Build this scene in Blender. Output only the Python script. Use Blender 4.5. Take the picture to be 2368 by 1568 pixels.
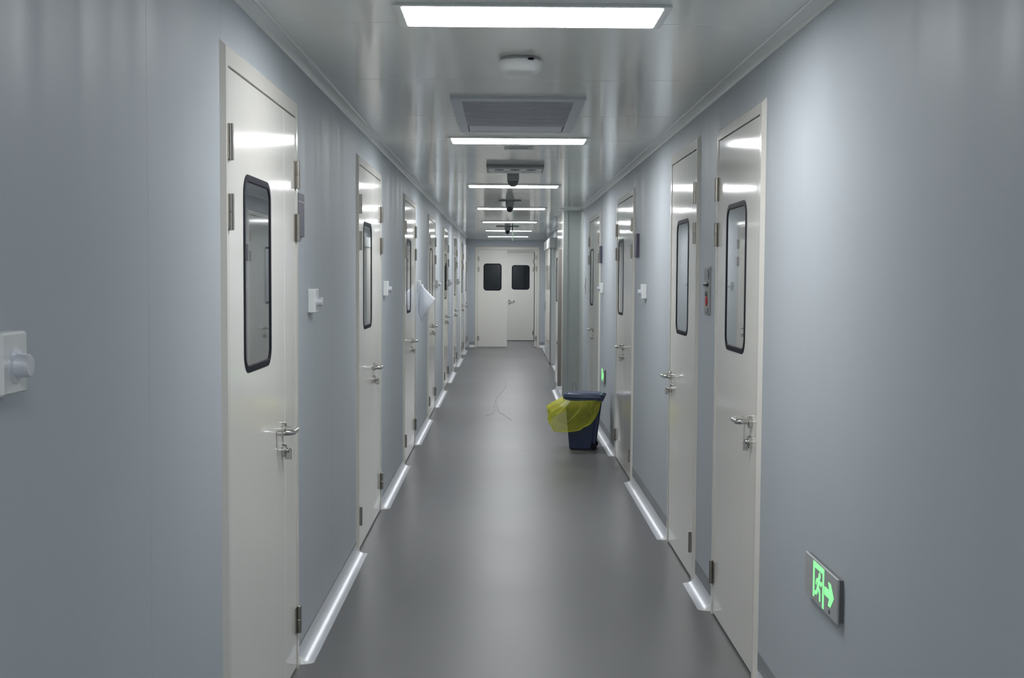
import bpy, math, random
from mathutils import Matrix, Vector
random.seed(7)
for o in list(bpy.data.objects): bpy.data.objects.remove(o)
S = bpy.context.scene; COL = S.collection
PI = math.pi

# ---------------------------------------------------------------- camera
F, PITCH, YAW, ROLL = 2758.13, .0518, .0072, .0059
fw = Vector((math.sin(YAW)*math.cos(PITCH), math.cos(YAW)*math.cos(PITCH), -math.sin(PITCH)))
rt = Vector((math.cos(YAW), -math.sin(YAW), 0)); up = rt.cross(fw)
c_, s_ = math.cos(ROLL), math.sin(ROLL)
X_ = rt*c_ + up*s_; Y_ = up*c_ - rt*s_
cam = bpy.data.cameras.new('camera'); cam.sensor_width = 36; cam.lens = F*36/2368; cam.clip_start = .05; cam.clip_end = 200
co = bpy.data.objects.new('camera', cam); COL.objects.link(co)
co.matrix_world = Matrix(((X_.x, Y_.x, -fw.x, 0), (X_.y, Y_.y, -fw.y, 0), (X_.z, Y_.z, -fw.z, 1.6), (0, 0, 0, 1)))
S.camera = co
# ---------------------------------------------------------------- world, exposure, lamp strength
w = bpy.data.worlds.new('world'); S.world = w; w.use_nodes = True
w.node_tree.nodes['Background'].inputs[0].default_value = (.02, .022, .025, 1)
w.node_tree.nodes['Background'].inputs[1].default_value = 1
S.view_settings.view_transform = 'Standard'; S.view_settings.look = 'None'
S.view_settings.exposure = 0.0; S.view_settings.gamma = 1; S.view_settings.use_curve_mapping = False
LAMP = 30.5
LAMP_COL = (.97, .985, 1.0, 1)

# ---------------------------------------------------------------- materials
def mat(name, col, rough=.5, metal=0., spec=.5, bump=None, coat=0., emit=None, estr=0., noise=None, ior=1.45, aniso=None):
    m = bpy.data.materials.new(name); m.use_nodes = True
    nt = m.node_tree; b = nt.nodes['Principled BSDF']
    b.inputs['Base Color'].default_value = (*col, 1); b.inputs['Roughness'].default_value = rough
    b.inputs['Metallic'].default_value = metal; b.inputs['Specular IOR Level'].default_value = spec
    b.inputs['Coat Weight'].default_value = coat; b.inputs['IOR'].default_value = ior
    b.inputs['Coat Roughness'].default_value = .03
    if emit:
        b.inputs['Emission Color'].default_value = (*emit[:3], 1); b.inputs['Emission Strength'].default_value = estr
    tc = nt.nodes.new('ShaderNodeTexCoord')
    def noise_node(scale, sc=(1, 1, 1), detail=3, rough=.5):
        mp = nt.nodes.new('ShaderNodeMapping'); mp.inputs['Scale'].default_value = sc
        n = nt.nodes.new('ShaderNodeTexNoise'); n.inputs['Scale'].default_value = scale
        n.inputs['Detail'].default_value = detail; n.inputs['Roughness'].default_value = rough
        g = nt.nodes.new('ShaderNodeNewGeometry')
        nt.links.new(g.outputs['Position'], mp.inputs[0]); nt.links.new(mp.outputs[0], n.inputs[0]); return n
    if noise:   # (scale, stretch, low, high) colour factor
        n = noise_node(noise[0], noise[1])
        r = nt.nodes.new('ShaderNodeMapRange'); r.inputs[1].default_value = .3; r.inputs[2].default_value = .7
        r.inputs[3].default_value = noise[2]; r.inputs[4].default_value = noise[3]
        mx = nt.nodes.new('ShaderNodeVectorMath'); mx.operation = 'SCALE'; mx.inputs[0].default_value = col
        nt.links.new(n.outputs[0], r.inputs[0]); nt.links.new(r.outputs[0], mx.inputs['Scale'])
        nt.links.new(mx.outputs[0], b.inputs['Base Color'])
        if len(noise) > 4:
            r2 = nt.nodes.new('ShaderNodeMapRange'); r2.inputs[1].default_value = .3; r2.inputs[2].default_value = .7
            r2.inputs[3].default_value = noise[4]; r2.inputs[4].default_value = noise[5]
            nt.links.new(n.outputs[0], r2.inputs[0]); nt.links.new(r2.outputs[0], b.inputs['Roughness'])
    if bump:    # list of (scale, stretch, distance)
        prev = None
        for sc, st, d in bump:
            n = noise_node(sc, st, 2)
            bp = nt.nodes.new('ShaderNodeBump'); bp.inputs['Strength'].default_value = 1; bp.inputs['Distance'].default_value = d
            nt.links.new(n.outputs[0], bp.inputs['Height'])
            if prev: nt.links.new(prev.outputs[0], bp.inputs['Normal'])
            prev = bp
        nt.links.new(prev.outputs[0], b.inputs['Normal'])
    return m

M = {}
M['wall'] = mat('blue_grey_panel_paint', (.475, .515, .548), .5, spec=.3, noise=(6, (1, 1, .10), .985, 1.015, .44, .58),
                bump=[(9, (1, 1, .06), .0012)])
M['ceiling'] = mat('ceiling_panel_paint', (.76, .775, .745), .10, spec=.7, bump=[(5, (1, .35, 1), .0005)])
M['floor'] = mat('grey_vinyl', (.160, .160, .164), .33, spec=.28, noise=(1.3, (1, 1, 1), .97, 1.03, .32, .35))
M['door'] = mat('door_enamel', (.79, .775, .725), .09, spec=.5, bump=[(4, (1, 1, .5), .0009)])
M['door_frame'] = mat('door_frame_enamel', (.74, .72, .665), .13, spec=.5)
M['pillar'] = mat('pale_grey_panel', (.42, .45, .43), .3, spec=.5, bump=[(5, (1, 1, .5), .0008)])
M['alu'] = mat('anodised_aluminium', (.72, .74, .79), .3, metal=.45, bump=[(4, (1, .3, 1), .001)])
M['cove'] = mat('painted_cove', (.80, .82, .80), .25, spec=.6)
M['steel'] = mat('brushed_steel', (.44, .42, .38), .3, metal=1)
M['chrome'] = mat('satin_chrome', (.62, .61, .58), .18, metal=1)
M['black'] = mat('black_rubber', (.012, .012, .020), .55, spec=.15)
M['glass'] = mat('dark_double_glazing', (.05, .06, .065), .015, spec=1.0, coat=1.0, ior=1.9)
M['glass_pale'] = mat('pale_glazing', (.20, .225, .22), .015, spec=1.0, coat=1.0, ior=1.9)  # same gloss as the left wall panes, paler base colour
M['white'] = mat('white_plastic', (.76, .78, .77), .3)
M['lightgrey'] = mat('light_grey_plastic', (.42, .43, .43), .3)
M['grey'] = mat('grey_plastic', (.33, .335, .33), .4)
M['darkgrey'] = mat('dark_grey_plastic', (.16, .165, .17), .35)
M['plate'] = mat('violet_grey_plate', (.085, .08, .12), .45)
M['lens'] = mat('black_lens', (.004, .004, .008), .08, coat=.5)
M['blue'] = mat('navy_bin_plastic', (.030, .045, .105), .38)
M['bluelid'] = mat('navy_lid_plastic', (.045, .065, .14), .28)
M['paper'] = mat('white_paper', (.72, .74, .80), .7)
M['strip'] = mat('grey_sealing_strip', (.28, .29, .30), .45, noise=(12, (1, .2, 1), .85, 1.15))
M['edge'] = mat('brown_grey_edge', (.20, .19, .18), .5)
M['glass_dark'] = mat('dark_glass', (.018, .022, .024), .02, spec=.5, ior=1.5)
M['whitecap'] = mat('white_end_cap', (.75, .76, .75), .3)
M['red'] = mat('red_plastic', (.45, .01, .02), .35)
M['thread'] = mat('dark_thread', (.05, .045, .04), .7)
M['grille'] = mat('grey_grille', (.56, .59, .655), .35)
M['dark'] = mat('dark_void', (.012, .012, .016), .8)
M['lamp'] = mat('lit_diffuser', (.9, .9, .9), .5, emit=LAMP_COL, estr=LAMP)
M['green'] = mat('lit_green', (.05, .6, .15), .5, emit=(.12, 1.0, .26), estr=1.5)
M['greenw'] = mat('lit_green_pale', (.3, .8, .3), .5, emit=(.22, 1.0, .30), estr=1.0)
# yellow translucent film
m = bpy.data.materials.new('yellow_film'); m.use_nodes = True; nt = m.node_tree
b = nt.nodes['Principled BSDF']; b.inputs['Base Color'].default_value = (.90, .90, .08, 1); b.inputs['Roughness'].default_value = .3
b.inputs['Specular IOR Level'].default_value = .6
tr = nt.nodes.new('ShaderNodeBsdfTransparent'); tr.inputs[0].default_value = (.93, .93, .55, 1)
tl = nt.nodes.new('ShaderNodeBsdfTranslucent'); tl.inputs[0].default_value = (.95, .96, .12, 1)
m1 = nt.nodes.new('ShaderNodeMixShader'); m1.inputs[0].default_value = .45
m2 = nt.nodes.new('ShaderNodeMixShader')
lw = nt.nodes.new('ShaderNodeLayerWeight'); lw.inputs[0].default_value = .35
mr = nt.nodes.new('ShaderNodeMapRange'); mr.inputs[3].default_value = .25; mr.inputs[4].default_value = .97
nt.links.new(lw.outputs['Facing'], mr.inputs[0]); nt.links.new(mr.outputs[0], m2.inputs[0])
nt.links.new(b.outputs[0], m1.inputs[1]); nt.links.new(tl.outputs[0], m1.inputs[2])
nt.links.new(tr.outputs[0], m2.inputs[1]); nt.links.new(m1.outputs[0], m2.inputs[2])
nt.links.new(m2.outputs[0], nt.nodes['Material Output'].inputs[0]); M['film'] = m

# ---------------------------------------------------------------- mesh builder
class MB:
    def __init__(s): s.v = []; s.f = []; s.sm = []
    def add(s, vs, fs, smooth=False):
        n = len(s.v); s.v += [tuple(p) for p in vs]; s.f += [tuple(i+n for i in f) for f in fs]; s.sm += [smooth]*len(fs); return s
    def box(s, x0, x1, y0, y1, z0, z1, bev=0.):
        if bev <= 0:
            vs = [(x, y, z) for x in (x0, x1) for y in (y0, y1) for z in (z0, z1)]
            return s.add(vs, [(0, 1, 3, 2), (4, 6, 7, 5), (0, 4, 5, 1), (2, 3, 7, 6), (0, 2, 6, 4), (1, 5, 7, 3)])
        bev = min(bev, (x1-x0)*.45, (y1-y0)*.45, (z1-z0)*.45)
        vs = []; idx = {}
        for i, sx in enumerate((x0, x1)):
            for j, sy in enumerate((y0, y1)):
                for k, sz in enumerate((z0, z1)):
                    dx = bev if i == 0 else -bev; dy = bev if j == 0 else -bev; dz = bev if k == 0 else -bev
                    idx[i, j, k, 'x'] = len(vs); vs.append((sx, sy+dy, sz+dz))
                    idx[i, j, k, 'y'] = len(vs); vs.append((sx+dx, sy, sz+dz))
                    idx[i, j, k, 'z'] = len(vs); vs.append((sx+dx, sy+dy, sz))
        fs = []
        for i in (0, 1):
            fs.append([idx[i, 0, 0, 'x'], idx[i, 1, 0, 'x'], idx[i, 1, 1, 'x'], idx[i, 0, 1, 'x']])
            fs.append([idx[0, i, 0, 'y'], idx[1, i, 0, 'y'], idx[1, i, 1, 'y'], idx[0, i, 1, 'y']])
            fs.append([idx[0, 0, i, 'z'], idx[1, 0, i, 'z'], idx[1, 1, i, 'z'], idx[0, 1, i, 'z']])
            for j in (0, 1):
                fs.append([idx[i, j, 0, 'x'], idx[i, j, 1, 'x'], idx[i, j, 1, 'y'], idx[i, j, 0, 'y']])
                fs.append([idx[i, 0, j, 'x'], idx[i, 1, j, 'x'], idx[i, 1, j, 'z'], idx[i, 0, j, 'z']])
                fs.append([idx[0, i, j, 'y'], idx[1, i, j, 'y'], idx[1, i, j, 'z'], idx[0, i, j, 'z']])
                for k in (0, 1): fs.append([idx[i, j, k, a] for a in 'xyz'])
        return s.add(vs, fs)
    def tube(s, pts, r, n=10, caps=True):
        P = [Vector(p) for p in pts]; rr = r if isinstance(r, (list, tuple)) else [r]*len(P)
        t0 = (P[1]-P[0]).normalized(); a = Vector((0, 0, 1)) if abs(t0.z) < .9 else Vector((1, 0, 0))
        u = t0.cross(a).normalized(); vs = []
        for i, p in enumerate(P):
            t = (P[min(i+1, len(P)-1)]-P[max(i-1, 0)]).normalized()
            u = (u-t*u.dot(t)).normalized(); v = t.cross(u)
            for k in range(n):
                an = 2*PI*k/n; vs.append(p+(u*math.cos(an)+v*math.sin(an))*rr[i])
        fs = [(i*n+k, i*n+(k+1) % n, (i+1)*n+(k+1) % n, (i+1)*n+k) for i in range(len(P)-1) for k in range(n)]
        s.add(vs, fs, True)
        if caps: s.add(vs[:n], [tuple(range(n))[::-1]]); s.add(vs[-n:], [tuple(range(n))])
        return s
    def lathe(s, prof, M4=None, n=28, caps=True):
        """profile [(r, h)] around +z, placed by M4"""
        M4 = M4 or Matrix()
        vs = [M4 @ Vector((r*math.cos(2*PI*k/n), r*math.sin(2*PI*k/n), h)) for r, h in prof for k in range(n)]
        fs = [(i*n+k, i*n+(k+1) % n, (i+1)*n+(k+1) % n, (i+1)*n+k) for i in range(len(prof)-1) for k in range(n)]
        s.add(vs, fs, True)
        if caps: s.add(vs[:n], [tuple(range(n))[::-1]]); s.add(vs[-n:], [tuple(range(n))])
        return s
    def prism(s, poly, a, b, axis='y', smooth=False):
        """extrude 2D polygon along an axis; poly gives the other two coordinates in order"""
        def P(u, v, t): return {'y': (u, t, v), 'x': (t, u, v), 'z': (u, v, t)}[axis]
        n = len(poly); vs = [P(u, v, a) for u, v in poly]+[P(u, v, b) for u, v in poly]
        s.add(vs, [(i, (i+1) % n, n+(i+1) % n, n+i) for i in range(n)], smooth)
        s.add(vs, [tuple(range(n))[::-1], tuple(range(n, 2*n))]); return s
    def obj(s, name, m, parent=None, loc=(0, 0, 0), rot=(0, 0, 0)):
        me = bpy.data.meshes.new(name); me.from_pydata(s.v, [], s.f); me.validate()
        import bmesh
        bm = bmesh.new(); bm.from_mesh(me)
        if len(bm.faces) == len(s.sm):
            for f, q in zip(bm.faces, s.sm): f.smooth = q
        bmesh.ops.remove_doubles(bm, verts=bm.verts, dist=1e-6)
        bmesh.ops.recalc_face_normals(bm, faces=bm.faces)
        bm.to_mesh(me); bm.free(); me.set_sharp_from_angle(angle=math.radians(32))
        me.materials.append(M[m]); o = bpy.data.objects.new(name, me); COL.objects.link(o)
        o.location = loc; o.rotation_euler = rot
        if parent: o.parent = parent
        return o

def tag(o, label=None, cat=None, group=None, kind=None):
    if label: o['label'] = label
    if cat: o['category'] = cat
    if group: o['group'] = group
    if kind: o['kind'] = kind
    return o
def empty(name, loc=(0, 0, 0), rz=0.):
    o = bpy.data.objects.new(name, None); COL.objects.link(o); o.location = loc; o.rotation_euler = (0, 0, rz); o.empty_display_size = .1; return o
def copy_tree(o, parent=None):
    c = o.copy(); COL.objects.link(c); c.parent = parent
    for ch in list(o.children): copy_tree(ch, c)
    return c

def rrect(x0, x1, z0, z1, r, n=8):
    pts = []
    for cx, cz, a in ((x1-r, z1-r, 0), (x0+r, z1-r, 90), (x0+r, z0+r, 180), (x1-r, z0+r, 270)):
        for k in range(n+1):
            t = math.radians(a+90*k/n); pts.append((cx+r*math.cos(t), cz+r*math.sin(t)))
    return pts
def outer_for(pts, x0, x1, z0, z1, n=8):
    """points on the rectangle, one for each point of the rounded hole, corners kept"""
    out = []; per = n+1
    for q in range(4):
        C = ((x1, z1), (x0, z1), (x0, z0), (x1, z0))[q]
        for k in range(per):
            px, pz = pts[q*per+k]
            h = n//2
            if q in (0, 2): out.append((C[0], pz) if k < h else ((C[0], C[1]) if k == h else (px, C[1])))
            else: out.append((px, C[1]) if k < h else ((C[0], C[1]) if k == h else (C[0], pz)))
    return out
def ring_loops(mb, loops, close=False, smooth=False):
    """connect successive loops of equal length (each a list of 3D points)"""
    n = len(loops[0]); vs = [p for L in loops for p in L]
    m_ = len(loops) if close else len(loops)-1
    mb.add(vs, [(i*n+k, i*n+(k+1) % n, ((i+1) % len(loops))*n+(k+1) % n, ((i+1) % len(loops))*n+k) for i in range(m_) for k in range(n)], smooth)

# ---------------------------------------------------------------- dimensions
WL, WR, H = -.8463, 1.0161, 2.476
YB, YE, YV = -4.0, 27.19, 30.0
PIL0, PIL1, PILX, WR2 = 15.30, 16.90, .757, .945     # pillar, far right wall

# doors: side, y0, y1, top, head gap z, leaves [(a, b, window centre or None, handle pivot or None, hinge side)]
DOORS = [
 ('L', 3.575, 4.840, 2.302, 2.227, [(.050, .973, .485, .915, 'l'), (.977, 1.215, None, None, 'r')], 'cream double door on the left wall nearest the viewer, tall dark window, no dial before it'),
 ('L', 6.840, 8.135, 2.302, 2.240, [(.050, .875, .480, .815, 'l'), (.879, 1.245, None, None, 'r')], 'second cream double door along the left wall, hinges on both edges'),
 ('L', 10.03, 11.27, 2.302, 2.240, [(.050, .855, .470, .795, 'l'), (.859, 1.190, None, None, 'r')], 'third cream double door along the left wall, just before the hanging paper'),
 ('L', 13.26, 14.52, 2.302, 2.240, [(.050, .855, .470, .795, 'l'), (.859, 1.210, None, None, 'r')], 'fourth cream double door along the left wall, just behind the hanging paper'),
 ('L', 16.65, 17.90, 2.302, 2.240, [(.050, .855, .470, .795, 'l'), (.859, 1.200, None, None, 'r')], 'fifth cream double door along the left wall from the viewer'),
 ('L', 19.90, 21.15, 2.302, 2.240, [(.050, .855, .470, .795, 'l'), (.859, 1.200, None, None, 'r')], 'third from last cream double door on the left wall, deep in the corridor'),
 ('L', 23.30, 24.50, 2.302, 2.240, [(.050, .855, .470, .795, 'l'), (.859, 1.150, None, None, 'r')], 'next to last cream double door on the left wall, near the corridor end'),
 ('L', 25.88, 27.00, 2.302, 2.240, [(.050, .810, .430, .750, 'l'), (.814, 1.070, None, None, 'r')], 'last cream double door on the left wall, against the end wall'),
 ('R', 4.655, 5.655, 2.302, 2.240, [(.050, .950, .487, .870, 'l')], 'cream single door on the right wall nearest the viewer, hinges on its far edge'),
 ('R', 6.200, 7.200, 2.342, 2.270, [(.050, .950, .490, .103, 'r')], 'cream single door second along the right wall, hinges on its near edge'),
 ('R', 9.270, 10.62, 2.302, 2.240, [(.050, .738, .380, .675, 'l'), (.742, 1.300, None, None, 'r')], 'cream double door on the right wall beside the yellow bagged bin'),
 ('R', 12.53, 14.02, 2.302, 2.240, [(.050, .800, .400, .735, 'l'), (.804, 1.440, None, None, 'r')], 'cream double door on the right wall just before the projecting pillar'),
]
WIN = {8: (1.30, 1.925)}

def panel_box(parent, name, m, *b, bev=.0): return MB().box(*b, bev=bev).obj(name, m, parent)

# ---------------------------------------------------------------- walls (sandwich panels, openings at the doors)
def wall_with_openings(name, side, ya, yb, x, doors, seams=()):
    root = tag(empty(name), kind='structure')
    t = .05; xa, xb = (x-t, x) if side == 'L' else (x, x+t)
    cuts = sorted((d[1]+.02, d[2]-.02, d[3]-.02) for d in doors)
    y = ya
    for c0, c1, top in cuts+[(yb, yb, 0)]:
        marks = [y]+[s for s in seams if y+.05 < s < c0-.05]+[c0]
        for a, b in zip(marks[:-1], marks[1:]):
            if b-a > .01: panel_box(root, 'panel', 'wall', xa, xb, a+.0002, b-.0002, 0, H, bev=.0005)
        if c1 > c0: panel_box(root, 'panel', 'wall', xa, xb, c0+.0006, c1-.0006, top, H, bev=.0012)
        y = c1
    return root
LD = [d for d in DOORS if d[0] == 'L']; RD = [d for d in DOORS if d[0] == 'R']
wall_with_openings('wall_left', 'L', YB, YE, WL, LD, (-2.9, -1.75, -.6, .55, 1.7, 2.85, 5.84, 9.1, 12.3, 15.6, 18.9, 22.2))
wall_with_openings('wall_right', 'R', YB, PIL1, WR, RD, (-3.0, -1.85, -.7, .45, 1.6, 8.15, 11.5))
wr2 = tag(empty('wall_right_far'), kind='structure')
for a, b in ((PIL1, 18.0), (18.0, 19.2), (19.2, 20.5), (20.5, 21.7), (24.7, YE)):
    panel_box(wr2, 'panel', 'wall', WR2, WR2+.05, a+.0002, b-.0002, 0, H, bev=.0005)
panel_box(wr2, 'panel', 'wall', WR2, WR2+.05, 21.7, 24.7, 0, H, bev=.0012)
# end wall around the double door
EX0, EX1, EH = -.662, .823, 2.295
we = tag(empty('wall_end'), kind='structure')
panel_box(we, 'panel', 'wall', WL-.05, EX0+.02, YE, YE+.05, 0, H)
panel_box(we, 'panel', 'wall', EX1-.02, WR+.05, YE, YE+.05, 0, H)
panel_box(we, 'panel', 'wall', EX0+.02, EX1-.02, YE, YE+.05, EH-.02, H)
tag(panel_box(None, 'wall_back', 'wall', WL-.05, WR+.05, YB-.05, YB, 0, H), kind='structure')
# vestibule beyond the end doors
wv = tag(empty('wall_vestibule'), kind='structure')
panel_box(wv, 'panel', 'wall', -1.00, -.95, YE+.05, YV, 0, H)
panel_box(wv, 'panel', 'wall', 1.10, 1.15, YE+.05, YV, 0, H)
panel_box(wv, 'panel', 'wall', -1.00, .02, YV, YV+.05, 0, H)
panel_box(wv, 'panel', 'wall', .84, 1.15, YV, YV+.05, 0, H)
panel_box(wv, 'panel', 'wall', .02, .84, YV, YV+.05, 2.27, H)
# ---------------------------------------------------------------- floor (vinyl sheets) and ceiling (panels)
fl = tag(empty('floor'), kind='structure')
marks = [YB-.05, 3.0, 11.0, 19.0, YE+.02, YV+.1]
for a, b in zip(marks[:-1], marks[1:]):
    panel_box(fl, 'sheet', 'floor', -1.0, 1.16, a+.0008, b-.0008, -.03, 0, bev=.0005)
panel_box(fl, 'underlay', 'dark', -1.1, 1.26, YB-.1, YV+.2, -.06, -.031)
ce = tag(empty('ceiling'), kind='structure')
y = 4.17-1.19*8
ys = [y+1.19*k for k in range(42)]
ys = [q for q in ys if YB-.9 < q < YV+1.3]
for a, b in zip(ys[:-1], ys[1:]):
    panel_box(ce, 'panel', 'ceiling', -1.0, 1.16, max(a, YB-.05)+.0012, min(b, YV+.1)-.0012, H, H+.04, bev=.0018)

# ---------------------------------------------------------------- cove mouldings between walls and ceiling
def cove_poly(sx, x, r=.060):
    # shallow concave strip with a small ridge near the ceiling; sx=+1 means the corridor lies towards +x
    P = [(x, H), (x+sx*r, H), (x+sx*r, H-.0025), (x+sx*(r-.009), H-.005), (x+sx*(r-.013), H-.0035)]
    for k in range(1, 8):
        t = math.radians(90*k/8); P.append((x+sx*((r-.013)-(r-.018)*math.sin(t)), H-.0035-.016*(1-math.cos(t))))
    P += [(x+sx*.004, H-.0215), (x, H-.0215)]
    return P
def cove(name, sx, x, ya, yb, step=3.0, r=.060):
    root = tag(empty(name), kind='structure'); y = ya
    while y < yb-.01:
        e = min(y+step, yb)
        MB().prism(cove_poly(sx, x, r), y+.0007, e-.0007, 'y', True).obj('strip', 'cove', root); y = e
    return root
cove('trim_1', 1, WL, YB, YE, 2.95); cove('trim_2', -1, WR, YB, PIL0, 2.95); cove('trim_3', -1, PILX, PIL0-.04, PIL1, 1.7)
cove('trim_4', -1, WR2, PIL1, 21.3, 2.95)
t5 = MB().prism([(yy, zz) for yy, zz in cove_poly(-1, YE)], WL, WR2, 'x', True).obj('trim_5', 'cove'); tag(t5, kind='structure')
t6 = MB().prism([(yy, zz) for yy, zz in cove_poly(-1, PIL0)], PILX-.04, WR, 'x', True).obj('trim_6', 'cove'); tag(t6, kind='structure')

# ---------------------------------------------------------------- pillar box on the right
pl = tag(empty('pillar', (0, 0, 0)), 'pale grey glossy wall box projecting from the right wall', kind='structure')
panel_box(pl, 'side_panel', 'door', PILX, PILX+.04, PIL0+.045, PIL1, 0, H)
panel_box(pl, 'front_panel', 'pillar', PILX+.06, WR-.055, PIL0+.006, PIL0+.04, 0, H)
a = [(PILX+.007-.007*math.cos(math.radians(90*k/10)), PIL0+.007-.007*math.sin(math.radians(90*k/10))) for k in range(11)]
MB().prism([(PILX, PIL0+.045)]+a+[(PILX+.06, PIL0), (PILX+.06, PIL0+.045)], 0, H, 'z', True).obj('corner_post', 'pillar', pl)
a = [(WR-.05+.05*math.sin(math.radians(90*k/10)), PIL0-.05+.05*math.cos(math.radians(90*k/10))) for k in range(11)]
MB().prism([(WR, PIL0+.04), (WR-.056, PIL0+.04), (WR-.056, PIL0)]+a, 0, H, 'z', True).obj('cove_post', 'pillar', pl)
panel_box(pl, 'back_panel', 'wall', PILX, WR+.05, PIL1-.03, PIL1, 0, H)

# ---------------------------------------------------------------- door parts
def frame_mesh(W, Ht, hgap, prot=.016, j=.046):
    mb = MB(); prof = [(0, 0), (.016, prot), (j, prot), (j, -.05), (.02, -.05), (.02, 0)]
    hm = Ht-hgap-.004
    def zin(i): return i if i <= .02 and i != j else hm
    rows = []
    for i, v in prof:
        zi = i if i < .03 else hm
        rows.append([(i, -v, 0), (i, -v, Ht-zi), (W-i, -v, Ht-zi), (W-i, -v, 0)])
    n = len(rows)
    vs = [p for r in rows for p in r]
    fs = [(a*4+k, a*4+k+1, ((a+1) % n)*4+k+1, ((a+1) % n)*4+k) for a in range(n) for k in range(3)]
    mb.add(vs, fs); return mb
def leaf_mesh(a, b, z0, z1, win, v0=.012, t=.046):
    """leaf between local x a..b; outward is -y"""
    mb = MB()
    if not win: return mb.box(a, b, -v0, -v0+t, z0, z1, bev=.0018)
    hole = rrect(*win, .065); out = outer_for(hole, a+.0015, b-.0015, z0+.0015, z1-.0015); oo = outer_for(hole, a, b, z0, z1)
    L = [[(x, -v0, z) for x, z in hole], [(x, -v0, z) for x, z in out], [(x, -v0+.0015, z) for x, z in oo], [(x, -v0+t, z) for x, z in oo], [(x, -v0+t, z) for x, z in hole]]
    ring_loops(mb, L, close=True); return mb
def gasket_mesh(win, v0=.012, w=.021):
    """black border, almost flush with the leaf, standing a little proud"""
    mb = MB(); x0, x1, z0, z1 = win
    def R(d): return rrect(x0+d, x1-d, z0+d, z1-d, .065-d)
    L = [[(x, -v0+.004, z) for x, z in R(-.003)], [(x, -v0-.002, z) for x, z in R(-.003)], [(x, -v0-.003, z) for x, z in R(.003)], [(x, -v0-.003, z) for x, z in R(w-.003)], [(x, -v0-.001, z) for x, z in R(w)], [(x, -v0+.004, z) for x, z in R(w)]]
    ring_loops(mb, L, close=True, smooth=False); return mb
def hinge_mesh(sgn, x, z0, v=.012):
    """sgn +1: leaf lies to +x of the gap"""
    mb = MB(); h = .11
    mb.lathe([(.0085, z0), (.0093, z0+.001), (.0093, z0+.0535), (.0083, z0+.0545), (.0083, z0+.0555), (.0093, z0+.0565), (.0093, z0+h-.001), (.0085, z0+h)], Matrix.Translation((x, -v-.010, 0)), 16)
    mb.box(min(x, x+sgn*.040), max(x, x+sgn*.040), -v-.0035, -v-.0003, z0+.002, z0+h-.002)
    mb.box(min(x, x-sgn*.016), max(x, x-sgn*.016), -v-.0075, -v-.0043, z0+.002, z0+h-.002)
    return mb
def handle_mesh(px, z, sgn, v=.012):
    mb = MB(); A = Matrix.Translation((px, -v, z)) @ Matrix.Rotation(PI/2, 4, 'X')
    mb.lathe([(.026, .0), (.026, .012), (.0245, .014), (.012, .014)], A, 26)
    y0 = -v-.008; yb = -v-.058
    pts = [(px, y0, z), (px, yb+.018, z)]
    for k in range(6):
        t = math.radians(90*k/5); pts.append((px+sgn*.018*(1-math.cos(t)), yb+.018-.018*math.sin(t), z))
    pts.append((px+sgn*.085, yb, z))
    for k in range(7):
        t = math.radians(90*k/6); pts.append((px+sgn*(.085+.033*math.sin(t)), yb+.033*(1-math.cos(t)), z))
    pts.append((px+sgn*.118, -v-.004, z))
    mb.tube(pts, .0105, 14); return mb
def lock_mesh(px, z, v=.012):
    mb = MB(); A = Matrix.Translation((px, -v, z)) @ Matrix.Rotation(PI/2, 4, 'X')
    mb.lathe([(.025, 0), (.025, .012), (.0235, .014), (.009, .014), (.0088, .024), (.0075, .026)], A, 24)
    mb.box(px-.004, px+.004, -v-.036, -v-.009, z-.036, z-.006, bev=.0035)
    mb.box(px-.0045, px+.0045, -v-.036, -v-.024, z-.012, z+.008, bev=.003)
    return mb
def knob_turn_mesh(px, z, v=.012):
    A = Matrix.Translation((px, -v, z)) @ Matrix.Rotation(PI/2, 4, 'X')
    return MB().lathe([(.010, .009), (.0165, .016), (.0165, .03), (.013, .034)], A, 20)

def build_door(name, origin, rz, W, top, hgap, leaves, label, j=.046, wz=(1.285, 1.925), glass='glass'):
    root = tag(empty(name, origin, rz), label, 'door', kind='structure')
    frame_mesh(W, top, hgap).obj('door_frame', 'door_frame', root)
    hz = [1.96+(hgap-2.24), 1.75+(hgap-2.24), .15]
    for a, b, wc, hp, side in leaves:
        win = (wc-.222, wc+.222, wz[0]+(hgap-2.24)*0, wz[1]) if wc else None
        if win and win[0] < a+.1: win = (a+.1, win[1], win[2], win[3])
        if win and win[1] > b-.1: win = (win[0], b-.1, win[2], win[3])
        lf = leaf_mesh(a, b, .012, hgap, win).obj('door_leaf', 'door', root)
        if win:
            gasket_mesh(win).obj('gasket', 'black', lf)
            mb = MB(); R = rrect(win[0]+.004, win[1]-.004, win[2]+.004, win[3]-.004, .062)
            mb.prism(R, -.0115, -.0055, 'y'); mb.obj('pane', glass, lf)
        s = 1 if side == 'l' else -1; hx = a-.002 if side == 'l' else b+.002
        for z in hz: hinge_mesh(s, hx, z).obj('hinge', 'steel', lf)
        if hp:
            sg = -1 if side == 'l' else 1
            handle_mesh(hp, 1.022, sg).obj('lever_handle', 'chrome', lf)
            lock_mesh(hp, .942).obj('lock', 'chrome', lf)
        # black strip under the leaf, painting in the shade of the gap
        MB().box(a+.003, b-.003, 0, .030, .002, .012).obj('gap_shade', 'black', lf)
    return root
for i, (side, y0, y1, top, hgap, leaves, label) in enumerate(DOORS):
    nm = 'door_%d' % (i+1)
    if side == 'L': build_door(nm, (WL, y0, 0), PI/2, y1-y0, top, hgap, leaves, label)
    else: build_door(nm, (WR, y1, 0), -PI/2, y1-y0, top, hgap, leaves, label, glass='glass_pale')

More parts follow.
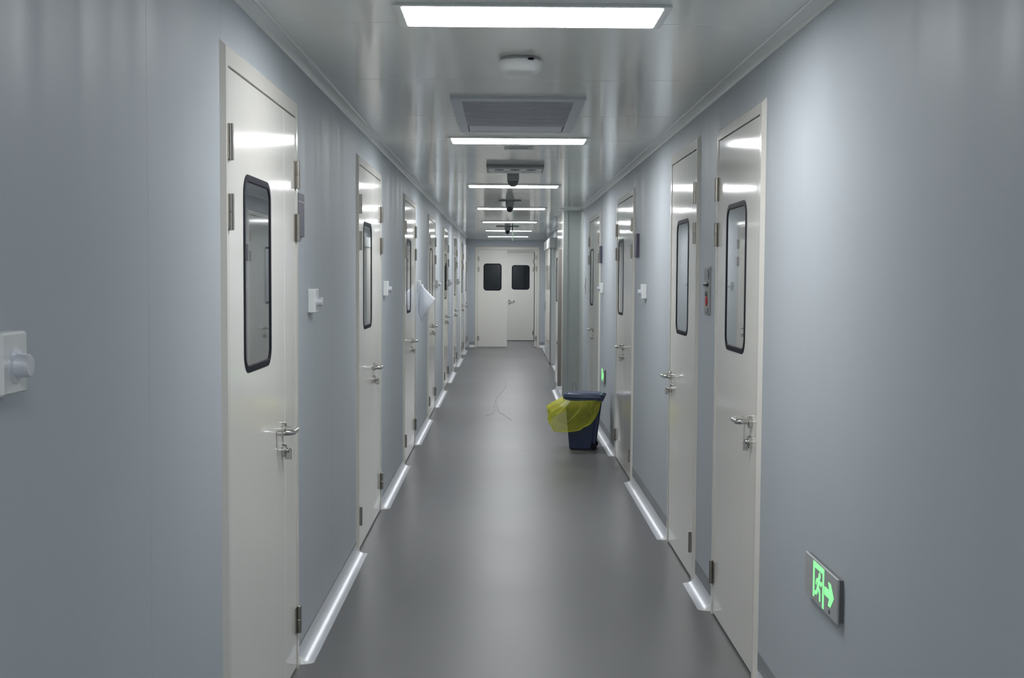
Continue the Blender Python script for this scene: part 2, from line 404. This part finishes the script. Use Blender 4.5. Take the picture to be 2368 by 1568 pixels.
# end double door: left leaf closed, right leaf swung away into the vestibule
de = tag(empty('door_13', (EX0, YE, 0), 0), 'wide cream doorway in the end wall with its left leaf shut', 'door', kind='structure')
We = EX1-EX0
frame_mesh(We, EH, 2.222, j=.068).obj('door_frame', 'door_frame', de)
w0 = (-.459-EX0, -.052-EX0, 1.295, 1.905)
lf = leaf_mesh(.072, .744, .012, 2.22, w0, v0=.004).obj('door_leaf', 'door', de)
gasket_mesh(w0, v0=.004).obj('gasket', 'black', lf)
MB().prism(rrect(w0[0]+.004, w0[1]-.004, w0[2]+.004, w0[3]-.004, .062), -.003, .003, 'y')  .obj('pane', 'glass_dark', lf)
for z in (1.96, 1.72, .15): hinge_mesh(1, .070, z, .004).obj('hinge', 'steel', lf)
lo = leaf_mesh(0, .66, .012, 2.22, (.12, .54, 1.295, 1.905), v0=0).obj('door_leaf', 'door', de)
lo.location = (We-.070, .055, 0); lo.rotation_euler = (0, 0, math.radians(87))
g = gasket_mesh((.12, .54, 1.295, 1.905), v0=0).obj('gasket', 'black', lo)
MB().prism(rrect(.124, .536, 1.299, 1.901, .062), .001, .007, 'y').obj('pane', 'glass', lo)
for z in (2.0, 1.74, .15): hinge_mesh(-1, We-.066, z, .0).obj('hinge', 'steel', de)
# second door at the far side of the vestibule
dv = build_door('door_14', (.04, YV, 0), 0, .785, 2.30, 2.225, [(.050, .722, .385, .105, 'r')], 'cream door with dark window seen through the open half of the end doorway', wz=(1.29, 1.90), glass='glass_dark')

# ---------------------------------------------------------------- skirting: aluminium cove pieces between the doors
def skirt_poly(sx, x, wv_=.070, hv=.052):
    P = [(x, 0), (x, hv), (x+sx*.003, hv)]
    for k in range(9):
        t = math.radians(90*k/8); P.append((x+sx*(.003+(wv_-.006)*(1-math.cos(t))), hv-(hv-.003)*math.sin(t)))
    P += [(x+sx*wv_, .003), (x+sx*wv_, 0)]
    return P
def skirting(name, side, x, segs, strip_h=0.):
    root = tag(empty(name), kind='structure'); sx = 1 if side == 'L' else -1
    for a, b in segs:
        MB().prism(skirt_poly(sx, x), a+.03, b-.03, 'y', True).obj('skirting', 'alu', root)
        for e, d in ((a, 1), (b, -1)):      # rounded cap closing each end against the door frame
            P = skirt_poly(sx, x); mb = MB(); loops = []
            for k in range(7):
                t = math.radians(90*k/6); s = math.cos(t)*.98+.02; yy = e+d*.031-d*.028*math.sin(t)
                loops.append([(x+(px-x)*s, yy, pz*s) for px, pz in P])
            ring_loops(mb, loops, smooth=True)
            mb.obj('end_cap', 'whitecap', root)
        if strip_h: panel_box(root, 'sealing_strip', 'strip', *sorted((x, x+sx*.0018)), a+.005, b-.005, .052, strip_h)
    return root
Lg = [YB]+[v for d in LD for v in (d[1], d[2])]+[YE]
skirting('baseboard_left', 'L', WL, [(a, b) for a, b in zip(Lg[0::2], Lg[1::2]) if b-a > .25], .066)
Rg = [YB]+[v for d in RD for v in (d[1], d[2])]+[PIL0]
skirting('baseboard_right', 'R', WR, [(a, b) for a, b in zip(Rg[0::2], Rg[1::2]) if b-a > .25], .125)
skirting('baseboard_right_far', 'R', WR2, [(PIL1, 21.65), (24.75, YE)], .066)
skirting('baseboard_pillar', 'R', PILX, [(PIL0+.05, PIL1)], .0)
be = tag(empty('baseboard_end'), kind='structure')
for a, b in ((WL+.07, EX0), (EX1, WR2-.0)):
    MB().prism([(yy, zz) for yy, zz in skirt_poly(-1, YE)], a, b, 'x', True).obj('skirting', 'whitecap', be)
    panel_box(be, 'sealing_strip', 'strip', a, b, YE-.002, YE, .052, .125)
MB().prism([(yy, zz) for yy, zz in skirt_poly(-1, PIL0)], PILX+.05, WR, 'x', True).obj('skirting', 'alu', be)

# ---------------------------------------------------------------- ceiling lights
LY = [(-3.4, 'unlit view'), (.2, '')]
labels = ['large LED panel light nearest the viewer, in front of the round white dome',
          'LED panel light just behind the air grille', 'LED panel light just behind the dome camera',
          'LED panel light half hidden by the camera with the black round lens',
          'fifth LED panel light down the corridor, crossed by the top of the hanging sign rod',
          'next to last LED panel light, just behind the farthest ceiling camera',
          'last and smallest LED panel light, just before the end wall']
def make_light():
    root = empty('ceiling_light')
    cx = .088; hw = .4238
    P = rrect(-hw, hw, -.15, .15, .012, 3)
    mb = MB()
    O = rrect(-hw-.026, hw+.026, -.168, .168, .014, 3)
    z0, z1 = H-.0095, H
    L = [[(x, y, z0-.001) for x, y in P], [(x, y, z0-.001) for x, y in O], [(x, y, z1) for x, y in O]]
    ring_loops(mb, L); mb.add([(x, y, z1) for x, y in O], [tuple(range(len(O)))]); mb.obj('frame', 'white', root)
    MB().prism(P, z0-.0015, z0+.004, 'z').obj('diffuser', 'lamp', root)
    return root
proto = make_light()
alls = [(-3.5, 'LED panel light behind the viewer near the back wall'), (.2, 'LED panel light directly above the viewer')] + \
    [(yy+.15, l) for yy, l in zip((3.882, 7.522, 11.343, 15.08, 18.76, 22.28, 25.55), labels)] + [(28.6, 'LED panel light inside the lobby beyond the end doorway')]
for i, (yy, l) in enumerate(alls):
    o = proto if i == 0 else copy_tree(proto)
    o.location = (.088, yy, 0); tag(o, l, 'ceiling light', 'LED panel lights along the corridor ceiling')

# ---------------------------------------------------------------- round dome device
r = tag(empty('dome_detector', (.061, 4.835, H)), 'round white plastic dome on the ceiling between first light and air grille', 'detector')
FL = Matrix.Rotation(PI, 4, 'X')
MB().lathe([(.080, 0), (.083, .004), (.083, .010), (.080, .012)], FL, 40).obj('base', 'lightgrey', r)
MB().lathe([(.088, .012), (.0915, .016), (.0915, .026), (.088, .038), (.080, .050), (.070, .057), (.056, .060), (.052, .0585), (.02, .0585), (.001, .0585)], FL, 44).obj('cover', 'white', r)
MB().box(.030, .052, -.092, -.080, -.020, -.012).obj('slot', 'black', r)
# ---------------------------------------------------------------- return air grille
g = tag(empty('air_grille', (.065, 6.505, H)), 'large blue-grey slatted air grille flush in the ceiling', 'vent')
mb = MB(); O = [(-.33, -.675), (.33, -.675), (.33, .675), (-.33, .675)]; I = [(-.277, -.595), (.277, -.595), (.277, .635), (-.277, .635)]
ring_loops(mb, [[(x, y, -.014) for x, y in I], [(x, y, -.015) for x, y in O], [(x, y, 0) for x, y in O]])
ring_loops(mb, [[(x, y, -.014) for x, y in I], [(x, y, 0) for x, y in I]])
mb.obj('frame', 'grille', g)
MB().box(-.277, .277, -.595, .38, -.0128, -.002).obj('backing', 'dark', g)  # dark sheet close behind the slats, its colour stands in for shaded gaps
sl = MB().box(-.277, .277, -.0105, .0105, -.0145, -.0126, bev=.0004)
s0 = sl.obj('slat', 'grille', g)
for k in range(24):
    c = s0 if k == 0 else s0.copy()
    if k: COL.objects.link(c); c.parent = g
    c.location = (0, -.578+.0405*k, 0)
hp = MB().box(-.270, .270, .385, .628, -.0135, -.002, bev=.002).obj('access_panel', 'grille', g)
MB().lathe([(.016, 0), (.014, .003), (.006, .004)], Matrix.Translation((.22, .56, -.0135)) @ FL, 16).obj('latch', 'white', hp)

# small speaker strip
sp = tag(empty('speaker_strip', (.097, 8.14, H)), 'short slotted grey strip on the ceiling just behind the second light', 'vent')
MB().box(-.098, .098, -.075, .075, -.004, 0, bev=.002).obj('plate', 'lightgrey', sp)
for k in range(9): MB().box(-.066+.0148*k, -.066+.0148*k+.010, -.045, .045, -.0052, -.0038).obj('slot', 'darkgrey', sp)

# ceiling box with perforated underside
bx = tag(empty('ceiling_box', (.085, 9.53, H)), 'flat square ceiling box with a grey edge and perforated white underside', 'ceiling box')
MB().box(-.224, .224, -.23, .215, -.031, 0, bev=.002).obj('body', 'grey', bx)
MB().box(-.226, .226, -.232, -.228, -.016, -.013).obj('groove', 'black', bx)
un = MB().box(-.21, .21, -.205, .20, -.036, -.031, bev=.003).obj('underside', 'white', bx)
for cx in (-.125, 0, .125): MB().lathe([(.042, 0), (.036, .004), (.02, .006)], Matrix.Translation((cx, -.13, -.0358)) @ FL, 24).obj('dome', 'darkgrey', un)
h0 = None
for sx in (-1, 1):
    for k in range(5):
        if h0 is None: h0 = MB().lathe([(.0085, 0), (.0085, .0015)], FL, 12).obj('hole', 'black', un); c = h0
        else: c = h0.copy(); COL.objects.link(c); c.parent = un
        c.location = (sx*(.066+.022*k), .03, -.0358)

# dome camera
dc = tag(empty('dome_camera', (.073, 10.02, H)), 'grey dome security camera under a square ceiling mount', 'camera')
MB().box(-.050, .050, -.045, .045, -.064, 0, bev=.006).obj('mount', 'grey', dc)
MB().lathe([(.046, .064), (.048, .070), (.047, .080), (.042, .098), (.032, .112), (.018, .120), (.002, .122)], FL, 28).obj('dome', 'darkgrey', dc)
MB().lathe([(.049, .062), (.051, .064), (.051, .072), (.048, .074)], FL, 28).obj('rim', 'lightgrey', dc)
# turret camera with round lens
def turret(loc, label, s=1.):
    t = tag(empty('turret_camera', loc), label, 'camera')
    MB().box(-.13*s, .13*s, -.05, .05, -.014, 0, bev=.004).obj('base_plate', 'grey', t)
    A = Matrix.Translation((0, 0, -.014)) @ FL
    MB().lathe([(.048, 0), (.050, .02), (.047, .055), (.040, .09), (.030, .112), (.012, .12)], A, 26).obj('body', 'grey', t)
    B = Matrix.Translation((0, -.020, -.100)) @ Matrix.Rotation(PI/2+.35, 4, 'X')
    MB().lathe([(.034, 0), (.034, .018), (.030, .026), (.016, .031), (.002, .032)], B, 24).obj('lens', 'lens', t)
    return t
turret((.065, 13.68, H), 'ceiling camera with a round black lens covering the fourth light')
turret((.06, 20.6, H), 'tiny far ceiling camera just before the next to last light', 1.5)
# hanging sign seen edge-on
hs = tag(empty('hanging_sign', (.145, 20.3, H)), 'thin white sign hanging edge-on from a dark rod under the ceiling', 'sign')
MB().tube([(0, .15, 0), (0, .15, -.085)], .009, 10).obj('rod', 'black', hs)
MB().lathe([(.022, 0), (.022, .006), (.012, .008)], Matrix.Translation((0, .15, 0)) @ FL, 16).obj('rose', 'darkgrey', hs)
pz = MB().box(-.010, .010, 0, .30, -.255, -.085, bev=.003).obj('panel', 'whitecap', hs)
MB().box(.0102, .0112, .02, .28, -.235, -.105).obj('lit_face', 'green', pz)

# ---------------------------------------------------------------- rotary dials on the walls
def make_dial():
    t = empty('wall_dial')
    MB().box(-.05, .05, -.034, 0, -.052, .052, bev=.004).obj('box', 'white', t)
    A = Matrix.Translation((0, -.034, -.004)) @ Matrix.Rotation(PI/2, 4, 'X')
    MB().lathe([(.030, 0), (.030, .002), (.024, .003), (.0205, .004), (.0195, .022), (.017, .025), (.002, .0255)], A, 28).obj('knob', 'alu', t)
    return t
d0 = make_dial(); first = True
dials = [('L', 1.988, 1.452, 'white wall dial at the left picture edge, largest of the dials'),
         ('L', 5.20, 1.492, 'white wall dial on the left wall just past the nearest left door'),
         ('L', 8.42, 1.515, 'white wall dial on the left wall just past the second left door'),
         ('L', 11.70, 1.51, 'white wall dial holding the hanging sheet of paper'),
         ('L', 14.90, 1.51, 'white wall dial on the left wall seen just right of the paper'),
         ('L', 18.30, 1.51, 'white wall dial on the left wall just past the fifth left door'),
         ('L', 21.60, 1.51, 'tiny white wall dial on the left wall deep in the corridor'),
         ('R', 8.52, 1.503, 'white wall dial on the right wall before the door beside the bin'),
         ('R', 12.20, 1.495, 'white wall dial on the right wall before the door at the pillar')]
for side, yy, z, l in dials:
    o = d0 if first else copy_tree(d0); first = False
    o.location = (WL if side == 'L' else WR, yy, z); o.rotation_euler = (0, 0, PI/2 if side == 'L' else -PI/2)
    tag(o, l, 'dial', 'white rotary dials beside the doors')
sw = tag(empty('wall_switch', (WR, 14.8, 1.50), -PI/2), 'slim white switch plate on the right wall just before the pillar', 'switch')
MB().box(-.045, .045, -.014, 0, -.10, .10, bev=.003).obj('plate', 'white', sw)
MB().box(-.03, .03, -.019, -.013, -.03, .03, bev=.003).obj('rocker', 'whitecap', sw)

# name plates
def plate(side, yy, z, l, lined=False):
    t = tag(empty('name_plate', (WL if side == 'L' else WR, yy, z), PI/2 if side == 'L' else -PI/2), l, 'name plate', 'dark plates beside doors')
    b_ = MB().box(-.075, .075, -.012 if side == 'L' else -.022, 0, -.088, .088, bev=.0015).obj('plate', 'plate', t)
    if lined: MB().box(-.0745, .0745, -.0128, -.0118, .052, .055).obj('line', 'lightgrey', b_)
plate('L', 4.935, 1.85, 'dark violet-grey plate on the left wall beside the nearest left door', True)
plate('R', 9.04, 1.845, 'dark plate on the right wall above the dial near the bin')
plate('R', 12.40, 1.84, 'small dark plate on the right wall beside the door at the pillar')

# interlock control strip between the first two right doors
ip = tag(empty('control_panel', (WR, 5.92, 1.54), -PI/2), 'narrow grey control strip with red button between the two near right doors', 'control panel')
MB().box(-.07, .07, -.008, 0, -.118, .118, bev=.002).obj('plate', 'grey', ip)
MB().box(-.055, .055, -.0125, -.0095, .055, .105, bev=.001).obj('display', 'strip', ip)
MB().box(-.045, .045, -.018, -.0095, .030, .042, bev=.002).obj('switch', 'chrome', ip)
MB().box(-.045, .045, -.020, -.0095, .022, .030, bev=.002).obj('switch', 'black', ip)
MB().lathe([(.012, 0), (.012, .008), (.009, .010)], Matrix.Translation((0, -.008, -.014)) @ Matrix.Rotation(PI/2, 4, 'X'), 20).obj('button', 'darkgrey', ip)
MB().lathe([(.026, 0), (.026, .004), (.010, .007)], Matrix.Translation((0, -.008, -.052)) @ Matrix.Rotation(PI/2, 4, 'X'), 20).obj('button', 'red', ip)
MB().box(-.045, .045, -.0125, -.0095, -.108, -.085, bev=.001).obj('label_strip', 'strip', ip)

# ---------------------------------------------------------------- green exit signs low on the right wall
def exit_sign(yc, z, label, arrow_near=True):
    t = tag(empty('exit_sign', (WR, yc, z), -PI/2), label, 'exit sign', 'green exit signs low on the right wall')
    MB().box(-.19, .19, -.020, -.013, -.069, .069, bev=.003).obj('plate', 'lightgrey', t)
    MB().box(-.184, .184, -.013, .0, -.064, .064).obj('backing', 'darkgrey', t)
    y = -.0207; zt = -.0195
    def poly(pts, nm='emblem', m_='greenw'):
        mb = MB(); n = len(pts); mb.prism(pts, y, zt, 'y'); return mb.obj(nm, m_, t)
    # doorway outline
    mb = MB()
    mb.prism([(-.086, -.052), (-.070, -.052), (-.070, .046), (-.086, .046)], y, zt, 'y')
    mb.prism([(.026, -.062), (.042, -.062), (.042, .046), (.026, .046)], y, zt, 'y')
    mb.prism([(-.086, .044), (.042, .044), (.042, .062), (-.086, .062)], y, zt, 'y')
    mb.obj('doorway_symbol', 'greenw', t)
    # running man
    mb = MB()
    mb.prism([(-.010+.011*math.cos(a), .029+.011*math.sin(a)) for a in [k*PI/6 for k in range(12)]], y, zt, 'y')
    for (x0, z0), (x1, z1), w_ in (((-.016, .020), (-.028, -.012), .020), ((-.016, .014), (.008, .002), .010), ((.008, .002), (.018, .014), .009), ((-.018, .014), (-.042, .010), .010), ((-.042, .010), (-.052, -.006), .009),
                                   ((-.026, -.010), (-.004, -.024), .014), ((-.004, -.024), (-.006, -.050), .012), ((-.030, -.010), (-.042, -.032), .014), ((-.042, -.032), (-.064, -.036), .012)):
        dx, dz = x1-x0, z1-z0; L = math.hypot(dx, dz); nx, nz = -dz/L*w_/2, dx/L*w_/2
        mb.prism([(x0+nx, z0+nz), (x1+nx, z1+nz), (x1-nx, z1-nz), (x0-nx, z0-nz)], y, zt, 'y')
    mb.obj('running_figure', 'greenw', t)
    # arrow
    mb = MB(); mb.prism([(.050, -.013), (.104, -.013), (.090, -.036), (.116, -.036), (.152, 0), (.116, .036), (.090, .036), (.104, .013), (.050, .013)], y, zt, 'y')
    mb.obj('arrow', 'greenw', t)
    MB().box(.098, .114, -.0205, -.0195, -.058, -.046).obj('mark', 'plate', t)
exit_sign(3.681, .640, 'large green running-man exit sign low on the right wall, nearest the viewer')
exit_sign(11.95, .620, 'small green exit sign low on the right wall behind the bin lid')

# ---------------------------------------------------------------- pass-through unit on the pillar side
pu = tag(empty('pass_box', (PILX, 16.33, 0), -PI/2), 'tall narrow white cabinet with rounded window on the pillar side', 'cabinet')
W_ = .66
leafb = leaf_mesh(0, W_, .19, 1.955, (.14, .50, 1.28, 1.86), v0=.044, t=.044).obj('body', 'door', pu)
gasket_mesh((.14, .50, 1.28, 1.86), v0=.044).obj('gasket', 'black', leafb)
MB().prism(rrect(.144, .496, 1.284, 1.856, .062), -.043, -.037, 'y').obj('pane', 'glass', leafb)
MB().box(W_, W_+.014, -.044, 0, .17, 1.965, bev=.003).obj('edge_strip', 'edge', pu)
MB().box(.58, .60, -.06, -.044, .72, .75, bev=.003).obj('latch', 'chrome', pu)

# ---------------------------------------------------------------- sliding door on the far right wall
sd = tag(empty('sliding_door', (WR2, 24.5, 0), -PI/2), 'automatic sliding door with a white header box on the far right wall', 'door')
MB().box(.0, 3.05, -.125, .0, 2.14, 2.315, bev=.006).obj('header_box', 'whitecap', sd)
MB().box(-.006, .0, -.10, -.02, 2.16, 2.30).obj('header_end', 'darkgrey', sd)
MB().box(2.60, 2.64, -.070, 0, 0, 2.14, bev=.002).obj('end_post', 'whitecap', sd)
lf = MB().box(.03, 2.55, -.095, -.055, .02, 2.14, bev=.003).obj('sliding_leaf', 'door', sd)
MB().box(2.55, 2.575, -.098, -.052, .02, 2.14).obj('rubber_edge', 'lightgrey', sd)
MB().box(.12, .20, -.105, -.094, .92, 1.12, bev=.003).obj('pull_recess', 'lightgrey', lf)
MB().box(-.02, .10, -.11, -.03, 0, .028, bev=.004).obj('floor_guide', 'chrome', sd)
panel_box(sd, 'jamb', 'cove', 2.73, 2.785, -.012, .0, 0, 2.14)

# ---------------------------------------------------------------- bin with lid, wheels and liner
BINC = (.768, 11.13); BR = math.radians(8)
bn = tag(empty('waste_bin', (BINC[0], BINC[1], 0), -BR), 'navy blue wheeled waste bin with a flat lid by the right wall', 'bin')
def taper_box(x0, x1, y0, y1, z0, z1, gx0, gx1, gy, r=.02, rt_=.025):
    """rounded box; the top is larger by gx0/gx1/gy"""
    mb = MB(); loops = []
    lo_ = rrect(x0, x1, y0, y1, r, 4); hi = rrect(x0-gx0, x1+gx1, y0-gy, y1+gy, rt_, 4)
    for k in range(6):
        t = k/5; loops.append([(a[0]*(1-t)+b_[0]*t, a[1]*(1-t)+b_[1]*t, z0+(z1-z0)*t) for a, b_ in zip(lo_, hi)])
    ring_loops(mb, loops, smooth=True)
    mb.add(loops[0], [tuple(range(len(lo_)))]); mb.add(loops[-1], [tuple(range(len(hi)))]); return mb
taper_box(-.135, .075, -.13, .13, .012, .468, .042, .055, .018).obj('body', 'blue', bn)
MB().box(.078, .098, -.10, .10, .10, .462, bev=.006).obj('rear_rib', 'blue', bn)
for sy in (-1, 1): MB().prism([(.075, .05), (.105, .05), (.155, .46), (.118, .46)], *sorted((sy*.104, sy*.118)), 'y').obj('rear_fin', 'blue', bn)
taper_box(-.192, .150, -.152, .152, .462, .484, .004, .004, .004).obj('rim', 'bluelid', bn)
ld = taper_box(-.196, .168, -.158, .158, 0, .030, -.006, -.004, -.006)
ldo = ld.obj('lid', 'bluelid', bn, (0, 0, .489), (0, math.radians(.6), 0))
taper_box(-.165, .145, -.128, .128, .030, .040, -.01, -.01, -.01).obj('lid_top', 'bluelid', ldo)
for sy in (-1, 1): MB().tube([(.176, sy*.13, .012), (.176, sy*.05, .012)], .016, 14).obj('hinge_lug', 'blue', ldo)
MB().tube([(.155, -.15, .470), (.172, -.15, .470), (.172, .15, .470), (.155, .15, .470)], .009, 8).obj('carry_handle', 'blue', bn)
for sy in (-1, 1): MB().lathe([(.010, -.012), (.030, -.012), (.032, -.008), (.032, .008), (.030, .012), (.010, .012)], Matrix.Translation((.088, sy*.118, .032)) @ Matrix.Rotation(PI/2, 4, 'X'), 20).obj('wheel', 'black', bn)
# wire bail standing on the lid
MB().tube([(-.118, .02, .530), (-.122, .02, .600), (-.117, .02, .606), (-.094, .02, .606), (-.090, .02, .600), (-.082, .02, .530)], .0018, 6).obj('wire_bail', 'darkgrey', bn)
# yellow liner
T = [(.900, 10.985, .463), (.86, 10.965, .468), (.80, 10.958, .468), (.73, 10.95, .466), (.66, 10.945, .465), (.605, 10.95, .468), (.575, 10.975, .475), (.558, 11.04, .483), (.556, 11.13, .483), (.562, 11.22, .480), (.60, 11.29, .475), (.68, 11.31, .47)]
Mm = [(.905, 10.96, .455), (.868, 10.925, .40), (.815, 10.90, .36), (.735, 10.865, .34), (.64, 10.85, .335), (.55, 10.86, .345), (.47, 10.90, .37), (.418, 10.98, .385), (.415, 11.08, .39), (.45, 11.18, .39), (.53, 11.30, .40), (.66, 11.34, .41)]
Bb = [(.902, 10.965, .450), (.862, 10.935, .33), (.800, 10.91, .255), (.715, 10.89, .207), (.625, 10.87, .190), (.54, 10.865, .188), (.470, 10.88, .195), (.450, 10.98, .225), (.45, 11.08, .27), (.49, 11.17, .30), (.56, 11.27, .33), (.66, 11.33, .36)]
def cr(P, t):
    n = len(P)-1; i = min(int(t*n), n-1); u = t*n-i
    p0, p1, p2, p3 = (Vector(P[max(i-1, 0)]), Vector(P[i]), Vector(P[i+1]), Vector(P[min(i+2, n)]))
    return .5*((2*p1)+(p2-p0)*u+(2*p0-5*p1+4*p2-p3)*u*u+(3*p1-p0-3*p2+p3)*u**3)
NS, NT = 120, 26; vs = []
from mathutils import noise as mn
for i in range(NS+1):
    s = i/NS; a, b_, c = cr(T, s), cr(Mm, s), cr(Bb, s)
    for j in range(NT+1):
        t = j/NT
        q = a*(2*(t-.5)*(t-1))+b_*(4*t*(1-t))+c*(2*t*(t-.5))
        l = a.lerp(b_, t*2) if t < .5 else b_.lerp(c, t*2-1)
        k_ = max(0., min(1., (s-.42)/.16)); p = l*(.8*k_)+q*(1-.8*k_)
        out_ = Vector((math.cos(PI+s*PI*.7-.3), -1+s*1.2, 0)); out_.normalize()
        g = min(1, t*4)*min(1, s*8)
        w1 = abs(math.sin(s*26+1.3*math.sin(t*2.6+s*5)+.8)); w2 = abs(math.sin(s*14-t*3.6+.4))
        fold = (1-w1)**2*.026*(1-.55*t)+(1-w2)**3*.024*(.4+t)
        fold += mn.noise(Vector((s*7, t*3, 1.3)))*.016+mn.noise(Vector((s*17, t*7, 5.1)))*.005
        p = p+out_*(max(fold, -.010)*g)
        vs.append(p)
fs = [(i*(NT+1)+j, (i+1)*(NT+1)+j, (i+1)*(NT+1)+j+1, i*(NT+1)+j+1) for i in range(NS) for j in range(NT)]
lin = tag(empty('bin_liner', (.5, 10.95, .45)), 'yellow translucent plastic liner bagging out from under the blue lid', 'bag')
mb = MB(); mb.add([v-Vector((.5, 10.95, .45)) for v in vs], fs, True); mb.obj('film', 'film', lin)
edge = [vs[i*(NT+1)+NT]-Vector((.5, 10.95, .45)) for i in range(0, NS+1)]
MB().tube(edge, .0032, 6).obj('hem', 'film', lin)

# ---------------------------------------------------------------- sheet of paper hanging from the dial
pp = tag(empty('paper_sheet', (-.80, 11.70, 1.53)), 'white sheet of paper hanging by one corner from a wall dial', 'paper')
c0, c1, c2, c3 = Vector((-.815, 11.66, 1.540)), Vector((-.660, 11.52, 1.388)), Vector((-.795, 11.50, 1.168)), Vector((-.832, 11.62, 1.33))
mb = MB(); n = 14; vs = []
for i in range(n+1):
    for j in range(n+1):
        u, v = i/n, j/n
        p = c0*(1-u)*(1-v)+c1*u*(1-v)+c2*u*v+c3*(1-u)*v
        p = p+Vector((-.008, -.035, 0))*math.sin(PI*u)*(.6+.4*v)+Vector((.0, -.02, 0))*math.sin(PI*v)
        vs.append(p-Vector((-.80, 11.70, 1.53)))
mb.add(vs, [(i*(n+1)+j, (i+1)*(n+1)+j, (i+1)*(n+1)+j+1, i*(n+1)+j+1) for i in range(n) for j in range(n)], True)
po = mb.obj('sheet', 'paper', pp); md = po.modifiers.new('s', 'SOLIDIFY'); md.thickness = .0006

# ---------------------------------------------------------------- thread on the floor
A = [(.008, 18.67), (.044, 17.5), (-.049, 16.16), (-.095, 15.5), (-.106, 14.5), (-.109, 14.0), (-.154, 13.79), (-.202, 13.73)]
B = [(-.092, 15.4), (-.066, 14.5), (-.042, 14.05), (.015, 13.74), (.097, 13.27)]
th = tag(empty('thread', (-.1, 15, 0)), 'long thin dark thread lying forked on the grey floor', 'thread')
for P in (A, B):
    Q = [(x, y, .0025) for x, y in P]; MB().tube([cr(Q, k/40)-Vector((-.1, 15, 0)) for k in range(41)], .0011, 5).obj('strand', 'thread', th)
